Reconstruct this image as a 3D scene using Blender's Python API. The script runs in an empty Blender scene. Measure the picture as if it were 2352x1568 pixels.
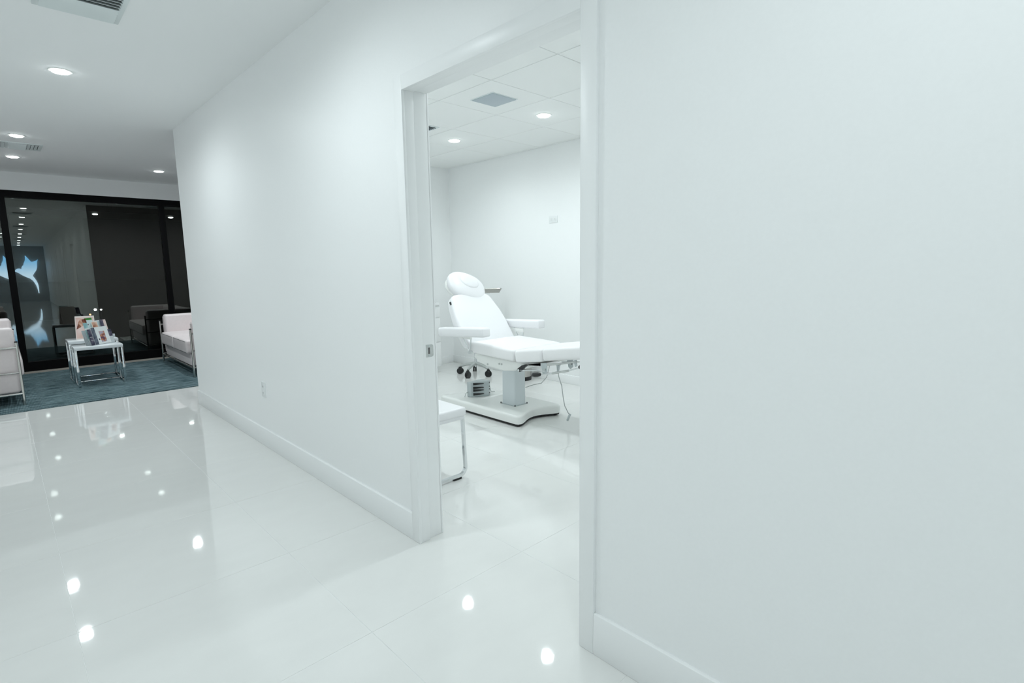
import bpy, bmesh, math, random
from mathutils import Vector, Matrix
random.seed(7)
S = bpy.context.scene
COL = S.collection
PI = math.pi

# ------------------------------------------------------------------ camera
H_EYE = 1.33
cam = bpy.data.cameras.new('camera')
cam.sensor_fit = 'HORIZONTAL'; cam.sensor_width = 36.0
cam.lens = 1218.0 / 2352.0 * 36.0
cam.clip_start = 0.02; cam.clip_end = 200
cam_o = bpy.data.objects.new('camera', cam); COL.objects.link(cam_o)
# X runs into the treatment room, Y runs down the corridor to the lobby
_zu = -Vector((134, 8600, 1218)).normalized()
_v1 = Vector((-1186, -154, 1218))
_y = (_v1 - _zu * _v1.dot(_zu)).normalized()
_x = _y.cross(_zu)
right = Vector((_x.x, _y.x, _zu.x)); down = Vector((_x.y, _y.y, _zu.y)); fwd = Vector((_x.z, _y.z, _zu.z))
m = Matrix.Identity(4)
for i in range(3):
    m[i][0] = right[i]; m[i][1] = -down[i]; m[i][2] = -fwd[i]
m[2][3] = H_EYE
cam_o.matrix_world = m
S.camera = cam_o

# ------------------------------------------------------------------ world, exposure
w = bpy.data.worlds.new('night'); S.world = w; w.use_nodes = True
w.node_tree.nodes['Background'].inputs[0].default_value = (0.02, 0.025, 0.035, 1)
w.node_tree.nodes['Background'].inputs[1].default_value = 0.03
S.view_settings.view_transform = 'Standard'; S.view_settings.look = 'None'
S.view_settings.gamma = 1.0; S.view_settings.use_curve_mapping = False
S.view_settings.exposure = 0.20

S.cycles.max_bounces = 12; S.cycles.diffuse_bounces = 10; S.cycles.glossy_bounces = 5   # white rooms: light keeps bouncing

LIGHT_COL = (0.91, 1.0, 1.025)
P_CORR, P_LOBBY, P_ROOM, P_BACK = 40.5, 43.0, 27.0, 36.0   # watts of each downlight

# ------------------------------------------------------------------ layout
WX = 1.355      # corridor face of the wall with the doorway
WB = 1.480      # its treatment room face
WL = -1.05      # lobby side wall
WC = -0.52      # opposite corridor wall
YE = 6.00       # end of that wall: the lobby begins
YG = 9.80       # storefront glass
YB = -15.3      # far end of corridor, behind the camera
CZ = 2.66       # ceiling
DY0, DY1, DZ = 1.078, 2.060, 2.090   # door opening
RX, RY0, RY1 = 4.56, 0.45, 5.93      # treatment room
TS, TX0, TY0 = 0.782, 0.075, 1.66    # floor tile module

# ------------------------------------------------------------------ helpers
def mat(name, col, rough=0.5, metal=0.0, spec=0.5, bump=0.0, bscale=60, var=0.0, coat=0.0, emit=None, estr=0.0, bstretch=(1, 1, 1)):
    M = bpy.data.materials.new(name); M.use_nodes = True
    n = M.node_tree.nodes; l = M.node_tree.links; b = n['Principled BSDF']
    b.inputs['Base Color'].default_value = (*col, 1); b.inputs['Roughness'].default_value = rough
    b.inputs['Metallic'].default_value = metal; b.inputs['Specular IOR Level'].default_value = spec
    b.inputs['Coat Weight'].default_value = coat; b.inputs['Coat Roughness'].default_value = 0.05
    tc = n.new('ShaderNodeTexCoord'); mp = n.new('ShaderNodeMapping'); mp.inputs['Scale'].default_value = bstretch
    l.new(tc.outputs['Object'], mp.inputs[0])
    no = n.new('ShaderNodeTexNoise'); no.inputs['Scale'].default_value = bscale; no.inputs['Detail'].default_value = 3
    l.new(mp.outputs[0], no.inputs['Vector'])
    if var:
        r = n.new('ShaderNodeValToRGB')
        r.color_ramp.elements[0].position = 0.3; r.color_ramp.elements[1].position = 0.7
        r.color_ramp.elements[0].color = (*[c * (1 - var) for c in col], 1)
        r.color_ramp.elements[1].color = (*[min(1, c * (1 + var)) for c in col], 1)
        l.new(no.outputs[0], r.inputs[0]); l.new(r.outputs[0], b.inputs['Base Color'])
    if bump:
        bp = n.new('ShaderNodeBump'); bp.inputs['Strength'].default_value = bump; bp.inputs['Distance'].default_value = 0.01
        l.new(no.outputs[0], bp.inputs['Height']); l.new(bp.outputs[0], b.inputs['Normal'])
    if emit:
        b.inputs['Emission Color'].default_value = (*emit, 1); b.inputs['Emission Strength'].default_value = estr
    return M

M = {}
M['wall'] = mat('wall_paint', (0.88, 0.89, 0.89), 0.42, spec=0.35, bump=0.02, bscale=90, var=0.006)
M['trim'] = mat('trim_paint', (0.88, 0.89, 0.89), 0.36, spec=0.4, bump=0.01, bscale=25)
M['ceil'] = mat('ceiling_paint', (0.85, 0.86, 0.86), 0.7, spec=0.2, bump=0.02, bscale=120)
M['tile'] = mat('porcelain_tile', (0.76, 0.765, 0.75), 0.035, spec=0.6, bump=0.014, bscale=4, var=0.012, bstretch=(1, 2.5, 1))
M['grout'] = mat('grout', (0.82, 0.83, 0.82), 0.5, bump=0.1, bscale=200)
M['ctile'] = mat('acoustic_tile', (0.86, 0.87, 0.86), 0.8, spec=0.2, bump=0.05, bscale=300, var=0.01)
M['cgrid'] = mat('ceiling_grid', (0.80, 0.82, 0.82), 0.5)
M['taupe'] = mat('taupe_wall', (0.30, 0.28, 0.272), 0.5, spec=0.3, bump=0.1, bscale=30, var=0.06, bstretch=(1, 1, 14))
M['endwall'] = mat('grey_plank_wall', (0.42, 0.44, 0.44), 0.4, bump=0.2, bscale=8, var=0.05, bstretch=(1, 1, 30))
M['black'] = mat('black_frame', (0.003, 0.003, 0.0035), 0.5, spec=0.08, bump=0.02)
M['blackplastic'] = mat('black_plastic', (0.012, 0.013, 0.014), 0.4, bump=0.02)
M['rubber'] = mat('black_rubber', (0.01, 0.01, 0.01), 0.6, bump=0.03)
M['chrome'] = mat('chrome', (0.72, 0.74, 0.75), 0.08, metal=1.0, bump=0.003, bscale=40)
M['satin'] = mat('satin_steel', (0.55, 0.57, 0.56), 0.3, metal=1.0, bump=0.01, bscale=80, var=0.05)
M['brushed'] = mat('brushed_steel', (0.50, 0.49, 0.47), 0.28, metal=1.0, bump=0.02, bscale=40, var=0.06, bstretch=(1, 1, 30))
M['vinyl'] = mat('white_vinyl', (0.82, 0.82, 0.835), 0.32, spec=0.45, bump=0.04, bscale=22)
M['vinyl_w'] = mat('white_vinyl_creased', (0.85, 0.845, 0.85), 0.35, spec=0.4, bump=0.35, bscale=9, bstretch=(2.2, 0.8, 1))
M['plastic'] = mat('white_plastic', (0.85, 0.86, 0.84), 0.3, bump=0.01, bscale=30)
M['piping'] = mat('grey_piping', (0.66, 0.68, 0.69), 0.4, bump=0.02)
M['greymetal'] = mat('grey_powder_coat', (0.50, 0.55, 0.56), 0.35, bump=0.03, bscale=200)
M['colmetal'] = mat('column_coat', (0.66, 0.71, 0.73), 0.28, bump=0.02, bscale=60)
M['sofa'] = mat('sofa_leather', (0.74, 0.67, 0.67), 0.42, spec=0.4, bump=0.06, bscale=35, var=0.02)
M['steeldull'] = mat('sofa_tube', (0.62, 0.61, 0.58), 0.15, metal=1.0, bump=0.005)
M['lacquer'] = mat('white_lacquer', (0.78, 0.82, 0.84), 0.12, bump=0.004, bscale=10)
M['cab'] = mat('white_laminate', (0.83, 0.84, 0.84), 0.25, bump=0.004, bscale=10)
M['grille'] = mat('grille_enamel', (0.70, 0.75, 0.75), 0.4, bump=0.01)
M['grille_grey'] = mat('grille_grey_enamel', (0.42, 0.48, 0.52), 0.45, bump=0.01)
M['duct'] = mat('duct_dark', (0.03, 0.033, 0.035), 0.7, bump=0.02)
M['outlet'] = mat('outlet_plastic', (0.80, 0.82, 0.82), 0.3, bump=0.004)
M['slot'] = mat('outlet_slot', (0.12, 0.12, 0.12), 0.6, bump=0.01)
M['lens'] = mat('lamp_lens', (0.9, 0.9, 0.9), 0.4, emit=(0.93, 1, 1), estr=30, bump=0.002)
M['amber'] = mat('amber_lens', (0.9, 0.5, 0.3), 0.4, emit=(1.0, 0.42, 0.22), estr=3, bump=0.002)
M['asphalt'] = mat('asphalt', (0.012, 0.012, 0.013), 0.9, spec=0.0, bump=0.2, bscale=60, var=0.2)
M['cream_strip'] = mat('threshold_stone', (0.30, 0.28, 0.25), 0.6, bump=0.05, bscale=40, var=0.05)
M['cord'] = mat('grey_cord', (0.50, 0.52, 0.52), 0.5, bump=0.01)
M['acrylic_grey'] = mat('acrylic', (0.55, 0.6, 0.62), 0.08, spec=0.6, bump=0.002)

def rug_mat():
    R = mat('rug_weave', (0.075, 0.125, 0.14), 0.95, spec=0.1)
    n = R.node_tree.nodes; l = R.node_tree.links; b = n['Principled BSDF']
    tc = n.new('ShaderNodeTexCoord'); mp = n.new('ShaderNodeMapping'); mp.inputs['Scale'].default_value = (2.2, 14, 1)
    n1 = n.new('ShaderNodeTexNoise'); n1.inputs['Scale'].default_value = 2.2; n1.inputs['Detail'].default_value = 8; n1.inputs['Roughness'].default_value = 0.7
    l.new(tc.outputs['Object'], mp.inputs[0]); l.new(mp.outputs[0], n1.inputs['Vector'])
    r = n.new('ShaderNodeValToRGB'); e = r.color_ramp.elements
    e[0].position = 0.40; e[0].color = (0.045, 0.085, 0.10, 1); e[1].position = 0.62; e[1].color = (0.23, 0.32, 0.345, 1)
    l.new(n1.outputs[0], r.inputs[0]); l.new(r.outputs[0], b.inputs['Base Color'])
    wv = n.new('ShaderNodeTexWave'); wv.inputs['Scale'].default_value = 28; wv.bands_direction = 'X'
    n2 = n.new('ShaderNodeTexNoise'); n2.inputs['Scale'].default_value = 160
    ad = n.new('ShaderNodeMath'); ad.operation = 'ADD'
    l.new(tc.outputs['Object'], wv.inputs['Vector']); l.new(tc.outputs['Object'], n2.inputs['Vector'])
    l.new(wv.outputs['Fac'], ad.inputs[0]); l.new(n2.outputs[0], ad.inputs[1])
    bp = n.new('ShaderNodeBump'); bp.inputs['Strength'].default_value = 0.7; bp.inputs['Distance'].default_value = 0.008
    l.new(ad.outputs[0], bp.inputs['Height']); l.new(bp.outputs[0], b.inputs['Normal'])
    return R
M['rug'] = rug_mat()

def glass_mat():
    G = bpy.data.materials.new('storefront_glass'); G.use_nodes = True
    n = G.node_tree.nodes; l = G.node_tree.links; n.remove(n['Principled BSDF'])
    out = n['Material Output']
    lw = n.new('ShaderNodeLayerWeight'); lw.inputs[0].default_value = 0.5
    pw = n.new('ShaderNodeMath'); pw.operation = 'POWER'; pw.inputs[1].default_value = 5
    ml = n.new('ShaderNodeMath'); ml.operation = 'MULTIPLY_ADD'; ml.inputs[1].default_value = 0.6; ml.inputs[2].default_value = 0.075
    tr = n.new('ShaderNodeBsdfTransparent'); tr.inputs[0].default_value = (0.80, 0.82, 0.80, 1)
    gl = n.new('ShaderNodeBsdfGlossy'); gl.inputs['Roughness'].default_value = 0.0; gl.inputs[0].default_value = (0.92, 0.94, 0.90, 1)
    mx = n.new('ShaderNodeMixShader')
    l.new(lw.outputs['Facing'], pw.inputs[0]); l.new(pw.outputs[0], ml.inputs[0]); l.new(ml.outputs[0], mx.inputs[0])
    l.new(tr.outputs[0], mx.inputs[1]); l.new(gl.outputs[0], mx.inputs[2]); l.new(mx.outputs[0], out.inputs[0])
    return G
M['glass'] = glass_mat()

def print_mat(name, c1, c2, c3, scale=6, p=(0.38, 0.5, 0.62)):
    R = mat(name, c1, 0.3)
    n = R.node_tree.nodes; l = R.node_tree.links; b = n['Principled BSDF']
    tc = n.new('ShaderNodeTexCoord')
    no = n.new('ShaderNodeTexNoise'); no.inputs['Scale'].default_value = scale; no.inputs['Detail'].default_value = 2
    l.new(tc.outputs['Object'], no.inputs['Vector'])
    r = n.new('ShaderNodeValToRGB'); e = r.color_ramp.elements; e.new(p[1])
    for k, c in enumerate((c1, c2, c3)):
        e[k].position = p[k]; e[k].color = (*c, 1)
    l.new(no.outputs[0], r.inputs[0]); l.new(r.outputs[0], b.inputs['Base Color'])
    return R

def box(bm, lo, hi, bev=0.0, seg=2, mtx=None):
    c = [(lo[i] + hi[i]) / 2 for i in range(3)]; s = [abs(hi[i] - lo[i]) for i in range(3)]
    r = bmesh.ops.create_cube(bm, size=1.0)
    vs = r['verts']
    for v in vs:
        v.co = Vector((v.co.x * s[0] + c[0], v.co.y * s[1] + c[1], v.co.z * s[2] + c[2]))
    if bev:
        es = list({e for v in vs for e in v.link_edges})
        r2 = bmesh.ops.bevel(bm, geom=es, offset=min(bev, min(s) * 0.49), segments=seg, affect='EDGES', profile=0.5)
        vs = list({v for f in r2['faces'] for v in f.verts} | {v for v in vs if v.is_valid})
    if mtx is not None:
        bmesh.ops.transform(bm, matrix=mtx, verts=[v for v in vs if v.is_valid])
    return vs

def tube(bm, pts, r, seg=10, cap=True):
    pts = [Vector(p) for p in pts]
    rs = r if isinstance(r, (list, tuple)) else [r] * len(pts)
    rings = []; prev = None
    for i, p in enumerate(pts):
        if i == 0: t = pts[1] - p
        elif i == len(pts) - 1: t = p - pts[i - 1]
        else: t = (pts[i + 1] - p).normalized() + (p - pts[i - 1]).normalized()
        t.normalize()
        if prev is None:
            a = Vector((0, 0, 1)) if abs(t.z) < 0.9 else Vector((1, 0, 0))
            u = t.cross(a).normalized()
        else:
            u = (prev - t * prev.dot(t)).normalized()
        prev = u; v = t.cross(u)
        rings.append([bm.verts.new(p + (u * math.cos(2 * PI * k / seg) + v * math.sin(2 * PI * k / seg)) * rs[i]) for k in range(seg)])
    for a, b in zip(rings, rings[1:]):
        for k in range(seg):
            bm.faces.new((a[k], a[(k + 1) % seg], b[(k + 1) % seg], b[k]))
    if cap:
        bm.faces.new(rings[0][::-1]); bm.faces.new(rings[-1])

def strap(bm, pts, wdir, wid, th):
    """flat bar swept along pts; wdir = width direction"""
    pts = [Vector(p) for p in pts]; wd = Vector(wdir).normalized(); rings = []
    for i, p in enumerate(pts):
        if i == 0: t = pts[1] - p
        elif i == len(pts) - 1: t = p - pts[i - 1]
        else: t = (pts[i + 1] - p).normalized() + (p - pts[i - 1]).normalized()
        t.normalize(); nn = t.cross(wd).normalized()
        k = 1.0
        if 0 < i < len(pts) - 1:
            k = 1 / max(0.5, t.dot((p - pts[i - 1]).normalized()))
        rings.append([bm.verts.new(p + wd * sx * wid / 2 + nn * sy * th / 2 * k) for sx, sy in ((-1, -1), (1, -1), (1, 1), (-1, 1))])
    for a, b in zip(rings, rings[1:]):
        for k in range(4):
            bm.faces.new((a[k], a[(k + 1) % 4], b[(k + 1) % 4], b[k]))
    bm.faces.new(rings[0][::-1]); bm.faces.new(rings[-1])

def lathe(bm, prof, c=(0, 0, 0), seg=28):
    rings = []
    for r, z in prof:
        if r < 1e-6: rings.append([bm.verts.new((c[0], c[1], c[2] + z))])
        else: rings.append([bm.verts.new((c[0] + r * math.cos(2 * PI * k / seg), c[1] + r * math.sin(2 * PI * k / seg), c[2] + z)) for k in range(seg)])
    for a, b in zip(rings, rings[1:]):
        for k in range(seg):
            A = a[k % len(a)]; B = a[(k + 1) % len(a)]; C = b[(k + 1) % len(b)]; D = b[k % len(b)]
            f = []
            for v in (A, B, C, D):
                if v not in f: f.append(v)
            if len(f) > 2: bm.faces.new(f)

def prism(bm, poly, z0, z1, bev=0.0, seg=3, mtx=None, axis='z', bottom_bevel=True):
    """polygon extruded; axis z: poly=(x,y); axis x: poly=(y,z)"""
    mk = (lambda a, b, c: Vector((a, b, c))) if axis == 'z' else ((lambda a, b, c: Vector((c, a, b))) if axis == 'x' else (lambda a, b, c: Vector((a, c, b))))
    lo = [bm.verts.new(mk(a, b, z0)) for a, b in poly]; hi = [bm.verts.new(mk(a, b, z1)) for a, b in poly]
    n = len(poly); fs = [bm.faces.new(lo[::-1]), bm.faces.new(hi)]
    for i in range(n): fs.append(bm.faces.new((lo[i], lo[(i + 1) % n], hi[(i + 1) % n], hi[i])))
    vs = lo + hi
    bmesh.ops.recalc_face_normals(bm, faces=fs)
    if bev:
        es = [e for e in fs[1].edges] + ([e for e in fs[0].edges] if bottom_bevel else [])
        r = bmesh.ops.bevel(bm, geom=es, offset=bev, segments=seg, affect='EDGES', profile=0.5)
        vs = list({v for v in vs if v.is_valid} | {v for f in r['faces'] for v in f.verts})
    if mtx is not None: bmesh.ops.transform(bm, matrix=mtx, verts=vs)
    return vs

def rounded(poly, r, seg=5):
    """round the corners of a 2D polygon"""
    out = []; n = len(poly)
    for i in range(n):
        p0 = Vector(poly[i - 1]); p = Vector(poly[i]); p1 = Vector(poly[(i + 1) % n])
        rr = r[i] if isinstance(r, (list, tuple)) else r
        a = (p0 - p); b = (p1 - p); d = min(rr, a.length * 0.45, b.length * 0.45)
        A = p + a.normalized() * d; B = p + b.normalized() * d
        if d < 1e-4: out.append(tuple(p)); continue
        for k in range(seg + 1):
            t = k / seg; q = A * (1 - t) ** 2 + p * 2 * t * (1 - t) + B * t * t
            out.append(tuple(q))
    return out

def obj(name, bm, material, parent=None, smooth=True, world=True):
    if parent is not None and world:
        bmesh.ops.translate(bm, vec=-Vector(parent['_o']), verts=bm.verts)
    bmesh.ops.recalc_face_normals(bm, faces=bm.faces)
    me = bpy.data.meshes.new(name); bm.to_mesh(me); bm.free()
    if smooth:
        for p in me.polygons: p.use_smooth = True
        me.set_sharp_from_angle(angle=math.radians(38))
    me.materials.append(M[material] if isinstance(material, str) else material)
    o = bpy.data.objects.new(name, me); COL.objects.link(o)
    if parent is not None: o.parent = parent
    o['_o'] = tuple(parent['_o']) if parent is not None else (0, 0, 0)
    return o

def tag(o, label, cat, group=None):
    o['label'] = label; o['category'] = cat
    if group: o['group'] = group
    return o

def thing(name, label, cat, loc=(0, 0, 0), group=None):
    o = bpy.data.objects.new(name, None); COL.objects.link(o); o.location = loc; o['_o'] = tuple(loc)
    o.empty_display_size = 0.1
    return tag(o, label, cat, group)

def struct(name, bm, material, parent=None, label=None, smooth=False, world=True):
    o = obj(name, bm, material, parent, smooth, world)
    if parent is None: o['kind'] = 'structure'
    if label: o['label'] = label
    return o

def B(*boxes, bev=0.0, seg=2):
    bm = bmesh.new()
    for lo, hi in boxes: box(bm, lo, hi, bev, seg)
    return bm

def copies(o, spots, base, names=None):
    """copy one part object to other translations (shared mesh)"""
    for s in spots:
        c = o.copy(); COL.objects.link(c); c.parent = o.parent
        c.location = Vector(s) - Vector(base)

# ================================================================== SETTING
# ---- floor with porcelain tiles
TZ = 0.0
fl = struct('floor', B(((WL - 0.1, YB - 0.1, -0.20), (6.2, YG + 0.05, -0.0010))), 'grout', label='glossy white porcelain tile floor running from corridor into both rooms')
J = 0.0007
tile_proto = None; nt = 0
def tile_at(ix, iy, x0, x1, y0, y1):
    global tile_proto, nt
    a0 = max(TX0 + ix * TS + J, x0); a1 = min(TX0 + (ix + 1) * TS - J, x1)
    b0 = max(TY0 + iy * TS + J, y0); b1 = min(TY0 + (iy + 1) * TS - J, y1)
    if a1 - a0 < 0.05 or b1 - b0 < 0.05: return
    full = abs(a1 - a0 - TS + 2 * J) < 1e-6 and abs(b1 - b0 - TS + 2 * J) < 1e-6
    nt += 1
    if full and tile_proto:
        c = tile_proto.copy(); COL.objects.link(c); c.parent = fl; c.location = ((a0 + a1) / 2, (b0 + b1) / 2, 0)
        return
    bm = bmesh.new(); box(bm, (-(a1 - a0) / 2, -(b1 - b0) / 2, -0.010), ((a1 - a0) / 2, (b1 - b0) / 2, 0), 0.0007, 1)
    o = obj('tile', bm, 'tile', fl, smooth=False, world=False); o.location = ((a0 + a1) / 2, (b0 + b1) / 2, 0)
    if full: tile_proto = o
for iy in range(-22, 11):
    for ix in range(-2, 2):
        tile_at(ix, iy, WL, 1.639 - J, YB, 9.52)
for iy in range(-2, 6):
    for ix in range(2, 6):
        tile_at(ix, iy, 1.639, RX, RY0, RY1)
struct('trim_1', B(((WL, 9.52, -0.01), (6.0, 9.76, 0.004))), 'cream_strip', label='narrow stone strip along foot of storefront')

# ---- ceilings
struct('ceiling', B(((WL - 0.1, YB - 0.1, CZ), (WX + 0.06, YE, CZ + 0.1)), ((WL - 0.1, YE, CZ), (6.2, YG + 0.1, CZ + 0.1))), 'ceil', label='smooth painted ceiling over corridor and lobby')
rc = struct('ceiling_treatment_room', B(((WB - 0.05, RY0 - 0.1, CZ), (RX + 0.1, RY1 + 0.03, CZ + 0.1))), 'cgrid', label='suspended ceiling of white lay-in tiles over treatment room')
GX = [1.482, 2.068, 2.688, 3.308, 3.913, 4.52, 4.558]; GY = [0.46, 1.09, 1.71, 2.34, 2.965, 3.59, 4.215, 4.84, 5.46, 5.925]
gj = 0.003
for i in range(len(GX) - 1):
    for j in range(len(GY) - 1):
        bm = bmesh.new(); cx, cy = (GX[i] + GX[i + 1]) / 2, (GY[j] + GY[j + 1]) / 2
        hx, hy = (GX[i + 1] - GX[i]) / 2 - gj, (GY[j + 1] - GY[j]) / 2 - gj
        box(bm, (-hx, -hy, -0.016), (hx, hy, 0.004), 0.002, 1)
        o = obj('ceiling_tile', bm, 'ctile', rc, smooth=False, world=False); o.location = (cx, cy, CZ)
RCZ = CZ - 0.016

# ---- walls
bm = B(((WX, DY1 + 0.04, 0), (WB, YE, CZ)), ((WX, YB, 0), (WB, DY0 - 0.04, CZ)), ((WX, DY0 - 0.04, DZ + 0.04), (WB, DY1 + 0.04, CZ)))
struct('wall_right', bm, 'wall', label='long glossy white corridor wall with doorway')
struct('wall_left', B(((WC - 0.1, YB, 0), (WC, 5.2, CZ)), ((WL - 0.1, 5.1, 0), (WC - 0.1, 5.2, CZ))), 'wall', label='white corridor wall opposite doorway')
struct('wall_lobby_left', B(((WL - 0.1, 5.2, 0), (WL, YG, CZ))), 'wall', label='white lobby wall behind the left sofa')
struct('wall_back', B(((WL - 0.1, YB - 0.1, 0), (WB, YB, CZ))), 'endwall', label='grey plank wall at far corridor end')
struct('wall_lobby', B(((WX + 0.002, YE - 0.008, 0), (6.0, YE + 0.008, CZ))), 'taupe', label='dark taupe lobby wall facing storefront')
struct('wall_lobby_side', B(((6.0, YE, 0), (6.1, YG, CZ))), 'wall', label='white side wall of lobby')
struct('wall_room_back', B(((RX, RY0 - 0.1, 0), (RX + 0.1, RY1 + 0.06, CZ))), 'wall', label='white back wall of treatment room')
struct('wall_room_left', B(((WB, RY1, 0), (RX, RY1 + 0.06, CZ - 0.001))), 'wall', label='white side wall of treatment room behind cabinet')
struct('wall_room_right', B(((WB, RY0 - 0.1, 0), (RX, RY0, CZ - 0.001))), 'wall', label='white side wall of treatment room')
struct('wall_front', B(((WL, YG - 0.06, 2.425), (6.0, YG + 0.12, CZ))), 'wall', label='white header wall above storefront glass')

# ---- baseboards
def baseboard(name, lo, hi):
    struct(name, B((lo, hi), bev=0.003, seg=2), 'trim', label='flat white painted baseboard', smooth=True)
BT = 0.014; BH = 0.138
baseboard('baseboard_right', (WX - BT, DY1 + 0.062, 0), (WX + 0.002, YE, BH))
baseboard('baseboard_right_near', (WX - BT, YB, 0), (WX + 0.002, DY0 - 0.062, BH + 0.015))
baseboard('baseboard_left', (WC - 0.002, YB, 0), (WC + BT, 5.2, BH))
baseboard('baseboard_lobby_left', (WL - 0.002, 5.2, 0), (WL + BT, 9.7, BH))
baseboard('baseboard_room_back', (RX - BT, RY0, 0), (RX + 0.002, RY1, 0.10))
baseboard('baseboard_room_left', (WB, RY1 - BT, 0), (RX - BT, RY1 + 0.002, 0.10))

# ---- door frame of the treatment room
frame = thing('trim_2', 'white painted door frame', 'door frame', (WX, DY0, 0))
del frame['category']; frame['kind'] = 'structure'; frame['label'] = 'white painted door frame with casing, stop and jambs'
CF = WX - BT
def fpart(name, lo, hi, bev=0.002): return obj(name, B((lo, hi), bev=bev, seg=2), 'trim', frame)
fpart('casing', (CF, DY1, 0), (WX + 0.002, DY1 + 0.062, DZ + 0.062), 0.003)
fpart('casing', (CF, DY0 - 0.062, 0), (WX + 0.002, DY0, DZ + 0.062), 0.003)
fpart('casing', (CF, DY0, DZ), (WX + 0.002, DY1, DZ + 0.062), 0.003)
fpart('stop', (WX + 0.002, DY1 + 0.004, 0), (1.405, DY1 + 0.041, DZ + 0.041))
fpart('stop', (WX + 0.002, DY0 - 0.041, 0), (1.405, DY0 - 0.004, DZ + 0.041))
fpart('stop', (WX + 0.002, DY0 - 0.004, DZ + 0.004), (1.405, DY1 + 0.004, DZ + 0.041))
fpart('jamb', (1.405, DY1 + 0.014, 0), (WB + 0.004, DY1 + 0.041, DZ + 0.041))
fpart('jamb', (1.405, DY0 - 0.041, 0), (WB + 0.004, DY0 - 0.014, DZ + 0.041))
fpart('jamb', (1.405, DY0 - 0.014, DZ + 0.014), (WB + 0.004, DY1 + 0.014, DZ + 0.041))
fpart('casing', (WB - 0.002, DY1 + 0.014, 0), (WB + 0.012, DY1 + 0.075, DZ + 0.075), 0.003)
bm = bmesh.new()
prism(bm, rounded([(1.428, 0.908), (1.470, 0.908), (1.470, 0.968), (1.428, 0.968)], [0.001, 0.012, 0.012, 0.001]), DY1 + 0.0125, DY1 + 0.0145, axis='y')
sp = obj('strike_plate', bm, 'satin', frame); sp['label'] = 'satin steel strike plate on jamb'
obj('latch_hole', B(((1.440, DY1 + 0.0118, 0.923), (1.450, DY1 + 0.0135, 0.954))), 'slot', sp)
for z in (0.916, 0.961):
    bm = bmesh.new(); tube(bm, [(1.444, DY1 + 0.0112, z), (1.444, DY1 + 0.014, z)], 0.004); obj('screw', bm, 'greymetal', sp)

# ---- plain doors further back on the same wall (seen in the storefront reflection)
for k, (y0, y1) in enumerate(((-2.9, -1.95), (-6.6, -5.65), (-10.2, -9.25))):
    d = struct('door_%d' % (k + 1), B(((WX - 0.004, y0, 0.004), (WX + 0.02, y1, DZ)), bev=0.002), 'trim', label='closed flush white corridor door')
    obj('casing', B(((CF, y1, 0.0), (WX + 0.01, y1 + 0.062, DZ + 0.062)), ((CF, y0 - 0.062, 0), (WX + 0.01, y0, DZ + 0.062)), ((CF, y0, DZ), (WX + 0.01, y1, DZ + 0.062)), bev=0.003), 'trim', d)
    bm = bmesh.new(); tube(bm, [(WX - 0.005, y1 - 0.07, 0.95), (WX - 0.05, y1 - 0.07, 0.95), (WX - 0.055, y1 - 0.18, 0.95)], 0.009)
    obj('door_handle', bm, 'satin', d)

# ---- storefront
win = thing('window_1', 'x', 'x', (0.2, YG, 0)); del win['category']; win['kind'] = 'structure'
win['label'] = 'black framed storefront window looking out into night'
HZ0, HZ1 = 2.335, 2.43
obj('header', B(((WL, YG - 0.05, HZ0), (6.0, YG + 0.05, HZ1))), 'black', win, False)
obj('sill', B(((WL, YG - 0.05, 0.0), (6.0, YG + 0.05, 0.13))), 'black', win, False)
MUL = [-0.70, 0.155, 1.945, 3.75, 5.55]
for x in MUL: obj('mullion', B(((x - 0.036, YG - 0.05, 0.13), (x + 0.036, YG + 0.05, HZ0))), 'black', win, False)
edges = [WL] + MUL + [6.0]
for k, (a, b_) in enumerate(zip(edges, edges[1:])):
    cx = (a + b_) / 2; hw = (b_ - a) / 2 - 0.02
    bm = bmesh.new(); box(bm, (-hw, -0.003, 0.12), (hw, 0.003, HZ0 + 0.01))
    o = obj('pane', bm, 'glass', win, False, world=False); o.location = (cx - 0.2, 0, 0)
    o.rotation_euler.z = math.radians(0.35 if k <= 1 else -0.53)

# ---- outside in the dark
struct('ground_outside', B(((-40, YG + 0.12, -0.25), (60, 120, -0.06))), 'asphalt', label='dark pavement outside storefront')

# ================================================================== LIGHTS AND CEILING FITTINGS
def downlight(x, y, z, power, label, group, r=0.052, spread=172):
    t = thing('downlight', label, 'ceiling light', (x, y, z), group)
    bm = bmesh.new(); lathe(bm, [(r + 0.014, 0.0), (r + 0.012, -0.004), (r, -0.005), (r - 0.002, 0.0)], (x, y, z), 32)
    obj('trim_ring', bm, 'plastic', t)
    bm = bmesh.new(); lathe(bm, [(0, -0.015), (r * 0.6, -0.0145), (r * 0.88, -0.011), (r, -0.004), (r, 0.0), (0, 0.0)], (x, y, z), 32)
    obj('lens', bm, 'lens', t)
    if power:
        L = bpy.data.lights.new('lamp', 'SPOT'); L.shadow_soft_size = r * 0.9; L.energy = power
        L.color = LIGHT_COL; L.spot_size = math.radians(spread); L.spot_blend = 0.8
        lo = bpy.data.objects.new('lamp', L); COL.objects.link(lo); lo.parent = t; lo.location = (0, 0, -0.022)
    return t
CORR_L = ['recessed corridor downlight near the wall end, past the louvred vent', 'recessed corridor downlight above the treatment room doorway'] + ['recessed round downlight in the reflected row beyond the doorway'] * 7
CORR_Y = [4.756, 2.39, 0.03, -2.33, -4.69, -7.05, -9.41, -11.77, -14.1]
for k, y in enumerate(CORR_Y):
    downlight(0.455, y, CZ, (P_CORR, P_CORR, P_CORR * 0.82, P_BACK)[min(k, 3)],
              CORR_L[k], 'corridor downlights')
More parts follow.
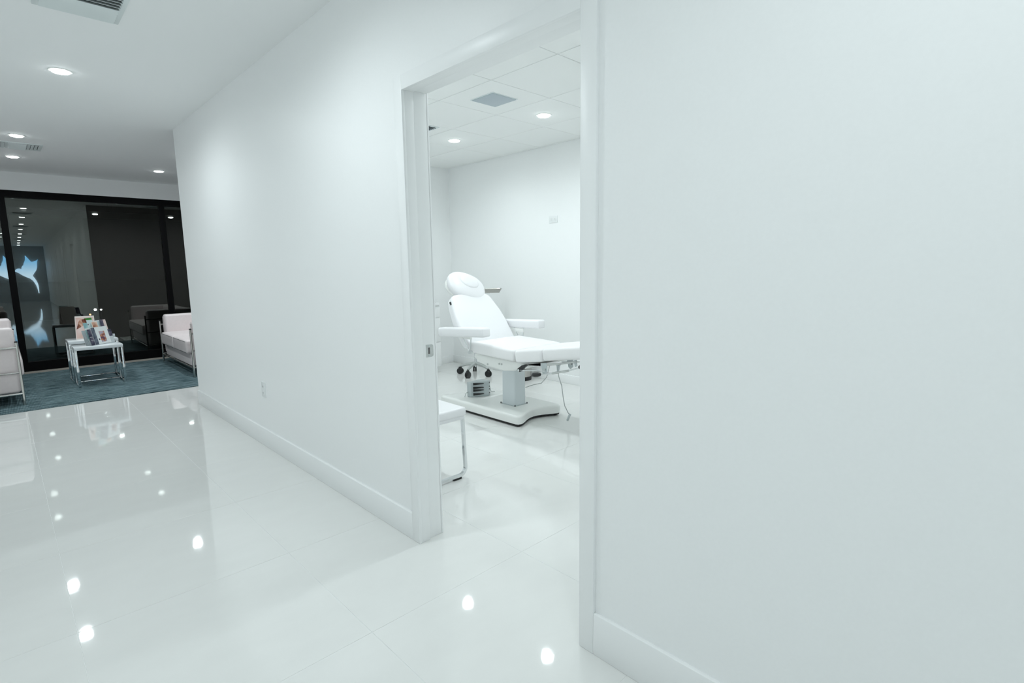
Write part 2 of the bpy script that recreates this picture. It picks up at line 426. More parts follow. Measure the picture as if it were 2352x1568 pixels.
for (x, y, l_) in ((0.29, 7.18, 'recessed lobby downlight before the small ceiling vent'), (0.285, 8.47, 'recessed lobby downlight past the small vent, close to storefront'),
                   (1.715, 8.53, 'recessed lobby downlight above the right white sofa near storefront'), (1.715, 7.2, 'recessed lobby downlight over near end of right white sofa'),
                   (3.2, 7.2, 'recessed lobby downlight behind the right sofa, nearer taupe wall'), (3.2, 8.5, 'recessed lobby downlight behind the right sofa, nearer storefront')):
    downlight(x, y, CZ, P_LOBBY, l_, 'lobby downlights')
for (x, y, l_) in ((3.605, 4.57, 'round downlight in ceiling tile nearest the treatment room corner'), (3.625, 3.32, 'round downlight in ceiling tile beside square grey diffuser'),
                   (3.61, 2.07, 'round treatment room downlight beyond the door casing'), (2.385, 4.55, 'round treatment room downlight above guest chair side'), (2.385, 3.32, 'round treatment room downlight just inside the doorway'), (2.385, 2.0, 'round treatment room downlight behind the wall right of doorway')):
    downlight(x, y, RCZ, P_ROOM, l_, 'treatment room downlights', r=0.056)

def louvre_vent(x0, x1, y0, y1, z, label, n=12):
    cx, cy = (x0 + x1) / 2, (y0 + y1) / 2
    t = thing('ceiling_vent', label, 'vent', (cx, cy, z), 'corridor ceiling vents')
    fw = 0.028; fz = 0.008
    bm = B(((x0, y0, z - fz), (x0 + fw, y1, z)), ((x1 - fw, y0, z - fz), (x1, y1, z)), ((x0 + fw, y0, z - fz), (x1 - fw, y0 + fw, z)), ((x0 + fw, y1 - fw, z - fz), (x1 - fw, y1, z)), bev=0.002)
    obj('frame', bm, 'grille', t)
    obj('duct', B(((x0 + fw * 0.8, y0 + fw * 0.8, z - 0.002), (x1 - fw * 0.8, y1 - fw * 0.8, z - 0.0004))), 'duct', t)
    step = (y1 - y0 - 2 * fw) / n
    for k in range(n):
        yc = y0 + fw + (k + 0.5) * step
        tilt = math.radians(-32 if k >= n / 2 else 38)
        bm = bmesh.new()
        box(bm, (x0 + fw * 0.9, -step * 0.50, -0.0008), (x1 - fw * 0.9, step * 0.50, 0.0008), mtx=Matrix.Translation((0, yc, z - 0.0105)) @ Matrix.Rotation(tilt, 4, 'X'))
        obj('slat', bm, 'grille', t, False)
    return t
louvre_vent(0.27, 0.622, 3.285, 3.675, CZ, 'white louvred ceiling vent with half its slats open', 10)
for y in (-0.95, -4.9, -8.4):
    louvre_vent(0.27, 0.622, y - 0.195, y + 0.195, CZ, 'white louvred ceiling vent in the corridor reflected in storefront', 10)
# small three-way vent in the lobby
t = thing('ceiling_vent', 'small white three-section ceiling vent between two lobby downlights', 'vent', (0.31, 7.73, CZ))
obj('frame', B(((0.12, 7.55, CZ - 0.008), (0.50, 7.58, CZ)), ((0.12, 7.88, CZ - 0.008), (0.50, 7.91, CZ)), ((0.12, 7.58, CZ - 0.008), (0.15, 7.88, CZ)), ((0.47, 7.58, CZ - 0.008), (0.50, 7.88, CZ)),
                ((0.232, 7.58, CZ - 0.010), (0.240, 7.88, CZ)), ((0.372, 7.58, CZ - 0.010), (0.380, 7.88, CZ)), bev=0.001), 'grille', t)
obj('duct', B(((0.14, 7.57, CZ - 0.003), (0.48, 7.89, CZ - 0.0005))), 'duct', t)
for k in range(6):
    y = 7.605 + k * 0.05
    bm = bmesh.new(); box(bm, (0.24, -0.023, -0.0008), (0.372, 0.023, 0.0008), mtx=Matrix.Translation((0, y, CZ - 0.010)) @ Matrix.Rotation(math.radians(-20), 4, 'X')); obj('slat', bm, 'grille', t, False)
for k in range(3):
    for x, s in ((0.165 + k * 0.028, 1), (0.395 + k * 0.028, -1)):
        bm = bmesh.new(); box(bm, (-0.0135, 7.58, -0.0008), (0.0135, 7.88, 0.0008), mtx=Matrix.Translation((x, 0, CZ - 0.008)) @ Matrix.Rotation(s * math.radians(16), 4, 'Y')); obj('slat', bm, 'grille', t, False)
t = thing('ceiling_vent', 'square white lobby ceiling vent seen only as a pale reflection in storefront', 'vent', (2.45, 6.35, CZ))
obj('frame', B(((2.25, 6.20, CZ - 0.010), (2.65, 6.50, CZ)), bev=0.004), 'grille', t)
obj('duct', B(((2.30, 6.25, CZ - 0.012), (2.60, 6.45, CZ - 0.009))), 'grille_grey', t)

# treatment room diffusers
t = thing('ceiling_diffuser', 'square grey air diffuser in the middle of a ceiling tile', 'vent', (2.998, 3.28, RCZ))
obj('plate', B(((2.872, 3.155, RCZ - 0.008), (3.124, 3.405, RCZ)), bev=0.003), 'grille_grey', t)
obj('rim', B(((2.864, 3.147, RCZ - 0.004), (2.872, 3.413, RCZ)), ((3.124, 3.147, RCZ - 0.004), (3.132, 3.413, RCZ)), ((2.872, 3.147, RCZ - 0.004), (3.124, 3.155, RCZ)), ((2.872, 3.405, RCZ - 0.004), (3.124, 3.413, RCZ))), 'grille', t, False)
t = thing('return_grille', 'grey return air grille in ceiling tile, cut off by door jamb', 'vent', (2.96, 4.36, RCZ))
obj('frame', B(((2.80, 4.24, RCZ - 0.006), (3.17, 4.262, RCZ)), ((2.80, 4.468, RCZ - 0.006), (3.17, 4.49, RCZ)), ((2.80, 4.262, RCZ - 0.006), (2.822, 4.468, RCZ)), ((3.148, 4.262, RCZ - 0.006), (3.17, 4.468, RCZ))), 'grille', t, False)
for k in range(7):
    bm = bmesh.new(); box(bm, (2.82, -0.013, -0.0008), (3.15, 0.013, 0.0008), mtx=Matrix.Translation((0, 4.278 + k * 0.029, RCZ - 0.006)) @ Matrix.Rotation(math.radians(35), 4, 'X')); obj('slat', bm, 'grille_grey', t, False)
obj('duct', B(((2.82, 4.262, RCZ - 0.001), (3.15, 4.468, RCZ - 0.0003))), 'duct', t, False)

# ================================================================== TREATMENT CHAIR
tc_ = thing('treatment_chair', 'white reclining treatment chair on a wide white base', 'treatment chair', (3.26, 3.55, 0))
def front_curve(x0, x1, y, depth, n=10, sgn=1):
    return [(x0 + (x1 - x0) * k / n, y + sgn * depth * math.sin(PI * k / n) ** 1.3) for k in range(n + 1)]
bx0, bx1, by0, by1 = 2.985, 3.535, 3.045, 4.13
base_poly = rounded([(bx0, by1), (bx0, by0)], 0.0) if False else None
pts = [(bx0, by0 + 0.03), (bx0 + 0.012, by0 + 0.008), (bx0 + 0.035, by0)] + front_curve(bx0 + 0.05, bx1 - 0.05, by0, 0.085)[0:] + [(bx1 - 0.035, by0), (bx1 - 0.012, by0 + 0.008), (bx1, by0 + 0.03)]
pts += [(bx1, by1 - 0.03), (bx1 - 0.012, by1 - 0.008), (bx1 - 0.035, by1)] + front_curve(bx1 - 0.05, bx0 + 0.05, by1, 0.085, sgn=-1) + [(bx0 + 0.035, by1), (bx0 + 0.012, by1 - 0.008), (bx0, by1 - 0.03)]
bm = bmesh.new(); prism(bm, pts, 0.024, 0.098, 0.022, 4, bottom_bevel=False); obj('base', bm, 'plastic', tc_)
ins = [(3.26 + (x - 3.26) * 0.985, 3.5875 + (y - 3.5875) * 0.99) for x, y in pts]
bm = bmesh.new(); prism(bm, ins, 0.010, 0.026); sk = obj('base_skirt', bm, 'rubber', tc_); sk['label'] = 'black rubber skirt'
for x in (bx0 + 0.045, bx1 - 0.045):
    for y in (by0 + 0.045, by1 - 0.045):
        bm = bmesh.new(); lathe(bm, [(0, 0.0), (0.022, 0.0), (0.024, 0.012), (0, 0.012)], (x, y, 0), 16); obj('foot', bm, 'rubber', tc_)
bm = bmesh.new(); prism(bm, rounded([(3.19, 3.29), (3.33, 3.29), (3.33, 3.46), (3.19, 3.46)], 0.022), 0.09, 0.50); obj('column', bm, 'colmetal', tc_)
bm = bmesh.new(); prism(bm, rounded([(3.182, 3.282), (3.338, 3.282), (3.338, 3.468), (3.182, 3.468)], 0.022), 0.097, 0.103); obj('column_collar', bm, 'greymetal', tc_)
for x in (3.184, 3.336):
    for y in (3.284, 3.466):
        bm = bmesh.new(); tube(bm, [(x, y, 0.097), (x, y, 0.112)], 0.005, 8); obj('bolt', bm, 'blackplastic', tc_)
# under-seat shell
prof = [(3.63, 0.562), (3.02, 0.548), (2.80, 0.566), (2.80, 0.555), (3.04, 0.500), (3.14, 0.462), (3.26, 0.448), (3.44, 0.458), (3.58, 0.486), (3.64, 0.525)]
bm = bmesh.new(); prism(bm, prof, 3.02, 3.50, 0.018, 3, axis='x'); obj('shell', bm, 'plastic', tc_)
for y, z in ((3.30, 0.506), (3.27, 0.506), (3.45, 0.484)):
    bm = bmesh.new(); tube(bm, [(3.015, y, z), (3.03, y, z)], 0.008, 12); obj('bolt', bm, 'satin', tc_)
# cushions
def pad(name, lo, hi, mt='vinyl', bev=0.022, mtx=None, parent=tc_, piping=True, crown=0.0):
    bm = bmesh.new(); vs = box(bm, lo, hi, bev, 4)
    o = bm
    if crown:
        for _ in range(1): bmesh.ops.subdivide_edges(bm, edges=[e for e in bm.edges if e.calc_length() > 0.08], cuts=5, use_grid_fill=True)
        cx, cy = (lo[0] + hi[0]) / 2, (lo[1] + hi[1]) / 2; hx, hy = (hi[0] - lo[0]) / 2, (hi[1] - lo[1]) / 2
        for v in bm.verts:
            if v.co.z > (lo[2] + hi[2]) / 2:
                u = max(0, 1 - ((v.co.x - cx) / hx) ** 2) * max(0, 1 - ((v.co.y - cy) / hy) ** 2); v.co.z += crown * u
    if mtx is not None: bmesh.ops.transform(bm, matrix=mtx, verts=bm.verts)
    p = obj(name, bm, mt, parent)
    if piping:
        e = 0.004
        for z in (hi[2] - bev * 0.55, lo[2] + bev * 0.55):
            q = bev * 0.45
            loop = [(lo[0] + q, lo[1] + bev), (lo[0] + bev, lo[1] + q), (hi[0] - bev, lo[1] + q), (hi[0] - q, lo[1] + bev), (hi[0] - q, hi[1] - bev), (hi[0] - bev, hi[1] - q), (lo[0] + bev, hi[1] - q), (lo[0] + q, hi[1] - bev), (lo[0] + q, lo[1] + bev)]
            bm = bmesh.new(); tube(bm, [(x - (e if x < (lo[0] + hi[0]) / 2 else -e) * 0.3, y, z) for x, y in loop], 0.0032, 6, False)
            if mtx is not None: bmesh.ops.transform(bm, matrix=mtx, verts=bm.verts)
            obj('piping', bm, 'piping', p)
    return p
def about(y, z, ang):
    return Matrix.Translation((0, y, z)) @ Matrix.Rotation(ang, 4, 'X') @ Matrix.Translation((0, -y, -z))
SX0, SX1 = 2.955, 3.565
pad('seat_cushion', (SX0, 3.068, 0.556), (SX1, 3.615, 0.655), 'vinyl_w', 0.024, about(3.05, 0.55, math.radians(2.0)), crown=0.012)
rl = about(3.045, 0.60, math.radians(-8.5))
pad('thigh_cushion', (SX0, 2.752, 0.550), (SX1, 3.048, 0.652), 'vinyl_w', 0.022, rl, crown=0.010)
pad('leg_cushion', (SX0, 2.08, 0.556), (3.252, 2.742, 0.652), 'vinyl_w', 0.024, rl, crown=0.010)
pad('leg_cushion', (3.268, 2.08, 0.556), (SX1, 2.742, 0.652), 'vinyl_w', 0.024, rl, crown=0.010)
# backrest: local u (across), v (up the back), extruded along its thickness
def back_matrix(y, z, ang):   # local x->X, local y->up the back, local z->towards the sitter
    R = Matrix(((1, 0, 0), (0, math.cos(ang), -math.sin(ang)), (0, math.sin(ang), math.cos(ang)))).to_4x4()
    return Matrix.Translation((3.26, y, z)) @ R
ang = math.radians(53)
BM_ = back_matrix(3.635, 0.645, ang)
outline = rounded([(-0.295, 0.0), (0.295, 0.0), (0.298, 0.30), (0.235, 0.53), (0.12, 0.555), (0.0, 0.535), (-0.12, 0.555), (-0.235, 0.53), (-0.298, 0.30)], [0.04, 0.04, 0.1, 0.09, 0.05, 0.08, 0.05, 0.09, 0.1], 6)
bm = bmesh.new(); prism(bm, outline, -0.095, 0.0, 0.026, 4, mtx=BM_); obj('backrest', bm, 'vinyl', tc_)
inn = [(x * 0.9, 0.03 + y * 0.88) for x, y in outline]
bm = bmesh.new(); prism(bm, inn, -0.125, -0.09, 0.012, 2, mtx=BM_); obj('back_shell', bm, 'plastic', tc_)
bm = bmesh.new(); box(bm, (-0.262, 0.445, -0.036), (-0.246, 0.478, -0.020), 0.002, 1, mtx=BM_); tg = obj('label_tag', bm, 'blackplastic', tc_); tg['label'] = 'tiny black sewn tag'
# headrest
HM = Matrix.Translation((0.022, 0, 0)) @ back_matrix(4.045, 1.140, math.radians(56)) @ Matrix.Rotation(math.radians(-22), 4, 'Z')
def pillow(rx, ry, rz, n=2.6, seg=40, rings=14, mtx=None, dent=0.0):
    bm = bmesh.new(); grid = []
    for i in range(rings + 1):
        ph = -PI / 2 + PI * i / rings; row = []
        for k in range(seg):
            th = 2 * PI * k / seg
            c, s = math.cos(th), math.sin(th); cp, sp_ = math.cos(ph), math.sin(ph)
            f = lambda q, e: math.copysign(abs(q) ** e, q)
            x = rx * f(c, 2 / n) * f(cp, 0.7); y = ry * f(s, 2 / n) * f(cp, 0.7); z = rz * f(sp_, 0.75)
            if dent and z > 0:
                d = (x / (rx * 0.45)) ** 2 + (y / (ry * 0.5)) ** 2; z -= dent * math.exp(-d * 1.5)
            row.append(bm.verts.new((x, y, z)))
        grid.append(row)
    for a, b in zip(grid, grid[1:]):
        for k in range(seg): bm.faces.new((a[k], a[(k + 1) % seg], b[(k + 1) % seg], b[k]))
    bmesh.ops.remove_doubles(bm, verts=bm.verts, dist=1e-5)
    if mtx is not None: bmesh.ops.transform(bm, matrix=mtx, verts=bm.verts)
    return bm
hd = obj('headrest', pillow(0.208, 0.150, 0.062, 2.3, mtx=HM), 'vinyl', tc_)
obj('head_pillow', pillow(0.105, 0.075, 0.022, 2.1, mtx=HM @ Matrix.Translation((0.005, 0.03, 0.055))), 'vinyl', hd)
obj('headrest_back', pillow(0.20, 0.13, 0.035, 2.2, mtx=HM @ Matrix.Translation((0, 0, -0.055))), 'plastic', tc_)
for sx in (-0.07, 0.07):
    bm = bmesh.new(); a = BM_ @ Vector((sx, 0.42, -0.11)); b = HM @ Vector((sx, -0.02, -0.07)); tube(bm, [a, b], 0.008, 10); obj('headrest_rod', bm, 'chrome', tc_)
# armrests
for side, (x0, x1, y0, y1) in enumerate(((2.845, 2.945, 3.315, 3.935), (3.575, 3.675, 3.36, 3.98))):
    am = about(3.6, 0.77, math.radians(-3.5 if side == 0 else -2.5))
    zz = 0.012 if side else 0.0
    pad('armrest', (x0, y0, 0.728 + zz), (x1, y1, 0.808 + zz), 'vinyl', 0.018, am)
    xs = x1 - 0.01 if side == 0 else x0 + 0.01
    bm = bmesh.new(); tube(bm, [(xs, 3.70, 0.735 + zz), (xs, 3.585, 0.585), (xs, 3.565, 0.735 + zz)], 0.0065, 8); obj('arm_strut', bm, 'chrome', tc_)
    bm = bmesh.new(); tube(bm, [(xs - 0.02, 3.585, 0.588), (xs + 0.06 * (1 if side == 0 else -1), 3.585, 0.588)], 0.012, 12); obj('arm_pivot', bm, 'chrome', tc_)
    obj('arm_support', B(((xs - 0.006, 3.56, 0.70), (xs + 0.006, 3.72, 0.735)), bev=0.003), 'plastic', tc_)
# leg mechanism
def rod(name, a, b, r, mt, parent=None, seg=10):
    parent = parent or tc_
    bm = bmesh.new(); tube(bm, [a, b], r, seg); return obj(name, bm, mt, parent)
XM = 2.985
bm = bmesh.new(); prism(bm, [(3.045, 0.490), (3.035, 0.505), (2.99, 0.535), (2.955, 0.548), (2.925, 0.547), (2.965, 0.518), (2.985, 0.490), (3.02, 0.478)], XM - 0.006, XM + 0.012, axis='x'); obj('hinge_lever', bm, 'blackplastic', tc_)
rod('hinge_pin', (XM - 0.012, 3.022, 0.492), (XM + 0.02, 3.022, 0.492), 0.011, 'chrome')
rod('link_rod', (XM, 3.01, 0.494), (XM, 2.735, 0.522), 0.0065, 'chrome')
rod('link_rod', (3.50, 3.01, 0.494), (3.50, 2.735, 0.522), 0.0065, 'chrome')
for x in (XM, 3.30):
    bm = bmesh.new(); prism(bm, [(2.785, 0.580), (2.72, 0.587), (2.715, 0.512), (2.745, 0.490), (2.765, 0.505)], x - 0.002, x + 0.002, axis='x'); br_ = obj('bracket', bm, 'greymetal', tc_)
    rod('bolt', (x - 0.010, 2.735, 0.535), (x + 0.006, 2.735, 0.535), 0.008, 'satin', br_)
    bm = bmesh.new(); prism(bm, [(2.452, 0.640), (2.425, 0.645), (2.418, 0.600), (2.44, 0.590)], x - 0.002, x + 0.002, axis='x'); br_ = obj('bracket', bm, 'greymetal', tc_)
    rod('bolt', (x - 0.010, 2.43, 0.632), (x + 0.006, 2.43, 0.632), 0.008, 'satin', br_)
rod('slide_bar', (XM, 2.72, 0.572), (XM, 2.44, 0.628), 0.008, 'satin')
rod('gas_spring', (XM, 2.775, 0.490), (XM, 2.62, 0.523), 0.006, 'chrome')
rod('gas_spring', (XM, 2.66, 0.515), (XM, 2.50, 0.556), 0.009, 'satin')
rod('gas_spring', (XM, 2.50, 0.556), (XM, 2.40, 0.590), 0.005, 'chrome')
def grip(a, b):
    a, b = Vector(a), Vector(b); bm = bmesh.new()
    tube(bm, [a, a.lerp(b, 0.08), a.lerp(b, 0.35), a.lerp(b, 0.7), a.lerp(b, 0.93), b], [0.006, 0.013, 0.0185, 0.0185, 0.015, 0.008], 14)
    obj('handle_grip', bm, 'blackplastic', tc_)
grip((XM, 2.785, 0.489), (XM, 2.875, 0.472)); grip((XM, 2.405, 0.592), (XM, 2.325, 0.622))
bm = bmesh.new(); prism(bm, [(2.70, 0.578), (2.645, 0.587), (2.66, 0.560), (2.672, 0.515), (2.680, 0.515), (2.686, 0.558)], 3.06, 3.075, axis='x'); obj('cord_clip', bm, 'greymetal', tc_)
# hand control cord
bm = bmesh.new(); tube(bm, [(3.067, 2.676, 0.52), (3.09, 2.69, 0.47), (3.16, 2.72, 0.38), (3.20, 2.74, 0.28), (3.22, 2.74, 0.20), (3.26, 2.735, 0.13), (3.28, 2.735, 0.115)], 0.004, 6); cd = obj('hanging_cord', bm, 'cord', tc_)
bm = bmesh.new(); tube(bm, [(3.283, 2.734, 0.118), (3.262, 2.748, 0.062)], 0.010, 8); obj('plug', bm, 'greymetal', cd)
bm = bmesh.new(); tube(bm, [(3.335, 3.30, 0.245), (3.40, 3.26, 0.265), (3.46, 3.22, 0.275), (3.50, 3.19, 0.33), (3.50, 3.16, 0.42), (3.48, 3.12, 0.49)], 0.0035, 6); obj('power_cord', bm, 'cord', tc_)

# foot control on the base
fc = thing('foot_control', 'grey foot control box with four black pedals on chair base', 'foot control', (3.16, 3.84, 0.0981))
FM = Matrix.Translation((3.235, 3.895, 0.0981 + 0.072)) @ Matrix.Rotation(math.radians(6), 4, 'Z') @ Matrix.Rotation(PI / 2, 4, 'X')   # standing on its end
bm = bmesh.new(); prism(bm, [(-0.105, 0.0), (0.070, 0.0), (0.090, 0.03), (0.085, 0.125), (0.040, 0.145), (-0.100, 0.045)], -0.072, 0.072, 0.006, 2, axis='y')
bmesh.ops.transform(bm, matrix=FM, verts=bm.verts); obj('housing', bm, 'greymetal', fc)
sl = math.atan2(0.100, 0.140)
for k, y in enumerate((-0.045, -0.008, 0.018, 0.055)):
    bm = bmesh.new(); prism(bm, [(-0.058, -0.011), (0.045, -0.003), (0.045, 0.003), (-0.058, 0.011)], 0.0, 0.014, 0.002, 1)
    bmesh.ops.transform(bm, matrix=FM @ Matrix.Translation((-0.034, y, 0.0895)) @ Matrix.Rotation(-sl, 4, 'Y'), verts=bm.verts); obj('pedal', bm, 'blackplastic', fc)
    bm = bmesh.new(); box(bm, (-0.012, y - 0.005, 0.0), (0.010, y + 0.005, 0.002), mtx=FM @ Matrix.Translation((0.064, 0, 0.1345)) @ Matrix.Rotation(math.atan2(0.02, 0.045), 4, 'Y')); obj('symbol', bm, 'blackplastic', fc)
bm = bmesh.new(); tube(bm, [FM @ Vector(p) for p in ((0.085, 0.03, 0.06), (0.12, 0.02, 0.05), (0.15, 0.01, 0.055), (0.16, -0.04, 0.06), (0.17, -0.066, 0.06), (0.20, -0.067, 0.08))], 0.004, 6); obj('cord', bm, 'cord', fc)
bm = bmesh.new(); tube(bm, [FM @ Vector(p) for p in ((-0.09, -0.02, 0.01), (-0.13, -0.03, 0.01), (-0.15, -0.066, 0.01))], 0.004, 6); obj('cord', bm, 'cord', fc)

# ================================================================== OTHER ROOM FURNITURE
# rolling instrument stand behind the chair
st = thing('instrument_stand', 'rolling chrome stand with steel instrument tray behind treatment chair', 'instrument stand', (4.14, 5.02, 0))
cx, cy = 4.165, 4.985
for ex, ey in ((4.31, 5.18), (4.08, 5.19), (3.975, 4.91), (4.19, 4.78)):
    q = math.hypot(ex - cx, ey - cy); a = math.atan2(ey - cy, ex - cx)
    bm = bmesh.new(); tube(bm, [(cx, cy, 0.150), (cx + 0.12 * math.cos(a), cy + 0.12 * math.sin(a), 0.130), (ex, ey, 0.098)], [0.022, 0.018, 0.014], 10); lg = obj('leg', bm, 'satin', st)
    for s in (-1, 1):
        wx, wy = -math.sin(a) * 0.013 * s, math.cos(a) * 0.013 * s
        bm = bmesh.new(); tube(bm, [(ex + wx - math.sin(a) * 0.009, ey + wy + math.cos(a) * 0.010, 0.038), (ex + wx + math.sin(a) * 0.010, ey + wy - math.cos(a) * 0.010, 0.038)], 0.038, 18); obj('caster_wheel', bm, 'blackplastic', lg)
    bm = bmesh.new(); lathe(bm, [(0, 0.092), (0.018, 0.09), (0.024, 0.07), (0.018, 0.045), (0, 0.04)], (ex, ey, 0), 12); obj('caster_hood', bm, 'blackplastic', lg)
rod('pole', (cx, cy, 0.10), (cx, cy, 1.02), 0.013, 'chrome', st)
bm = bmesh.new(); tube(bm, [(cx, cy, 0.98), (cx + 0.01, cy - 0.01, 1.018), (4.24, 4.86, 1.02), (4.28, 4.82, 1.02)], 0.009, 8); obj('tray_arm', bm, 'chrome', st)
bm = bmesh.new()
TR = Matrix.Translation((4.27, 4.80, 1.02)) @ Matrix.Rotation(math.radians(-38), 4, 'Z')
lo_ = [(-0.10, -0.07, 0.004), (0.10, -0.07, 0.004), (0.10, 0.07, 0.004), (-0.10, 0.07, 0.004)]; hi_ = [(x * 1.25, y * 1.3, 0.048) for x, y, z in lo_]
rim = [(x * 1.35, y * 1.42, 0.050) for x, y, z in lo_]
vs = [[bm.verts.new(TR @ Vector(p)) for p in row] for row in (lo_, hi_, rim)]
bm.faces.new(vs[0])
for a, b in zip(vs, vs[1:]):
    for k in range(4): bm.faces.new((a[k], a[(k + 1) % 4], b[(k + 1) % 4], b[k]))
tr_ = obj('tray', bm, 'brushed', st, False)
mo = tr_.modifiers.new('thickness', 'SOLIDIFY'); mo.thickness = 0.003

# waste bin
bn = thing('waste_bin', 'round brushed steel waste bin with black base ring behind chair column', 'bin', (4.365, 4.385, 0))
bm = bmesh.new(); lathe(bm, [(0, 0.045), (0.118, 0.045), (0.118, 0.355), (0.112, 0.36), (0, 0.36)], (4.365, 4.385, 0), 40); obj('body', bm, 'brushed', bn)
bm = bmesh.new(); lathe(bm, [(0, 0.0), (0.119, 0.0), (0.121, 0.006), (0.121, 0.045), (0, 0.045)], (4.365, 4.385, 0), 40); obj('base_ring', bm, 'blackplastic', bn)
bm = bmesh.new(); lathe(bm, [(0.119, 0.358), (0.121, 0.37), (0.10, 0.395), (0.04, 0.408), (0, 0.41)], (4.365, 4.385, 0), 40); obj('lid', bm, 'brushed', bn)

# cabinet run along the side wall
cb = thing('base_cabinet', 'white drawer cabinet standing against treatment room side wall', 'cabinet', (3.27, 5.66, 0))
obj('body', B(((2.57, 5.42, 0.088), (3.955, RY1 - 0.016, 0.862)), bev=0.002), 'cab', cb)
obj('toe_kick', B(((2.58, 5.47, 0.0), (3.90, RY1 - 0.016, 0.09))), 'cab', cb)
for x0, x1 in ((2.575, 3.26), (3.266, 3.952)):
    for z0, z1 in ((0.092, 0.40), (0.405, 0.706), (0.711, 0.856)):
        d = obj('drawer', B(((x0, 5.402, z0), (x1, 5.421, z1)), bev=0.0015), 'cab', cb)
        bm = bmesh.new(); mx = (x0 + x1) / 2; tube(bm, [(mx - 0.06, 5.402, z1 - 0.03), (mx - 0.06, 5.376, z1 - 0.03), (mx + 0.06, 5.376, z1 - 0.03), (mx + 0.06, 5.402, z1 - 0.03)], 0.005, 8); obj('handle', bm, 'satin', d)
ct = tag(obj('countertop', B(((2.55, 5.385, 0.862), (3.935, RY1 - 0.001, 0.897)), bev=0.003), 'cab'), 'white countertop slab on the drawer cabinet', 'countertop')

# guest chair just inside the doorway
gc = thing('guest_chair', 'white upholstered guest chair with chrome sled frame beside door jamb', 'chair', (1.80, 2.77, 0))
GX0, GX1, GY0, GY1 = 1.585, 2.035, 2.535, 3.00
obj('seat', B(((GX0, GY0, 0.405), (GX1, GY1, 0.462)), bev=0.016, seg=4), 'vinyl', gc)
obj('seat_pan', B(((GX0 + 0.01, GY0 + 0.01, 0.385), (GX1 - 0.012, GY1 - 0.01, 0.408)), bev=0.004), 'vinyl', gc)
bm = bmesh.new(); box(bm, (-0.02, GY0 + 0.01, 0.0), (0.02, GY1 - 0.01, 0.46), 0.015, 4, mtx=Matrix.Translation((1.585, 0, 0.43)) @ Matrix.Rotation(math.radians(-7), 4, 'Y')); obj('backrest', bm, 'vinyl', gc)
for y in (GY0 + 0.022, GY1 - 0.022):
    pth = [(GX1 - 0.02, y, 0.40), (GX1 - 0.006, y, 0.07)]
    for k in range(1, 6):
        t_ = k / 6 * PI / 2; pth.append((GX1 - 0.006 - 0.045 * (1 - math.cos(t_)), y, 0.07 - 0.048 * math.sin(t_)))
    pth += [(GX1 - 0.052, y, 0.022), (1.56, y, 0.022), (1.545, y, 0.035), (1.545, y, 0.06), (1.58, y, 0.40), (1.53, y, 0.80)]
    bm = bmesh.new(); strap(bm, pth, (0, 1, 0), 0.022, 0.016); obj('sled_leg', bm, 'chrome', gc)
    for x in (GX1 - 0.075, 1.60):
        obj('glide', B(((x - 0.03, y - 0.011, 0.0), (x + 0.03, y + 0.011, 0.0145)), bev=0.003), 'rubber', gc)
bm = bmesh.new(); strap(bm, [(1.56, GY0 + 0.03, 0.022), (1.56, GY1 - 0.03, 0.022)], (1, 0, 0), 0.02, 0.012); obj('stretcher', bm, 'chrome', gc)

# outlets
def outlet(name, label, cx, cy, cz, wy, wz, horiz):
    """plate on a wall facing -X"""
    t = thing(name, label, 'outlet', (cx, cy, cz))
    obj('plate', B(((cx - 0.006, cy - wy / 2, cz - wz / 2), (cx + 0.002, cy + wy / 2, cz + wz / 2)), bev=0.003), 'outlet', t)
    for s in (-1, 1):
        oy, oz = (s * wy * 0.21, 0) if horiz else (0, s * wz * 0.21)
        f = obj('socket', B(((cx - 0.008, cy + oy - 0.014, cz + oz - 0.014), (cx - 0.005, cy + oy + 0.014, cz + oz + 0.014)), bev=0.003), 'outlet', t)
        for q in (-0.006, 0.006):
            a, b = ((q, 0) if not horiz else (0, q))
            obj('slot', B(((cx - 0.0084, cy + oy + a - (0.0012 if not horiz else 0.004), cz + oz + b - (0.004 if not horiz else 0.0012)), (cx - 0.007, cy + oy + a + (0.0012 if not horiz else 0.004), cz + oz + b + (0.004 if not horiz else 0.0012)))), 'slot', f, False)
outlet('wall_outlet', 'white horizontal outlet high on treatment room back wall', RX, 4.04, 1.843, 0.125, 0.078, True)
outlet('wall_outlet', 'white vertical outlet low on corridor wall above baseboard', WX, 4.10, 0.445, 0.075, 0.118, False)

# ================================================================== LOBBY
rug = tag(obj('rug', B(((-0.95, 6.925, 0.0), (4.4, 9.50, 0.011)), bev=0.004), 'rug'), 'teal grey heathered rug on lobby floor by storefront', 'rug')

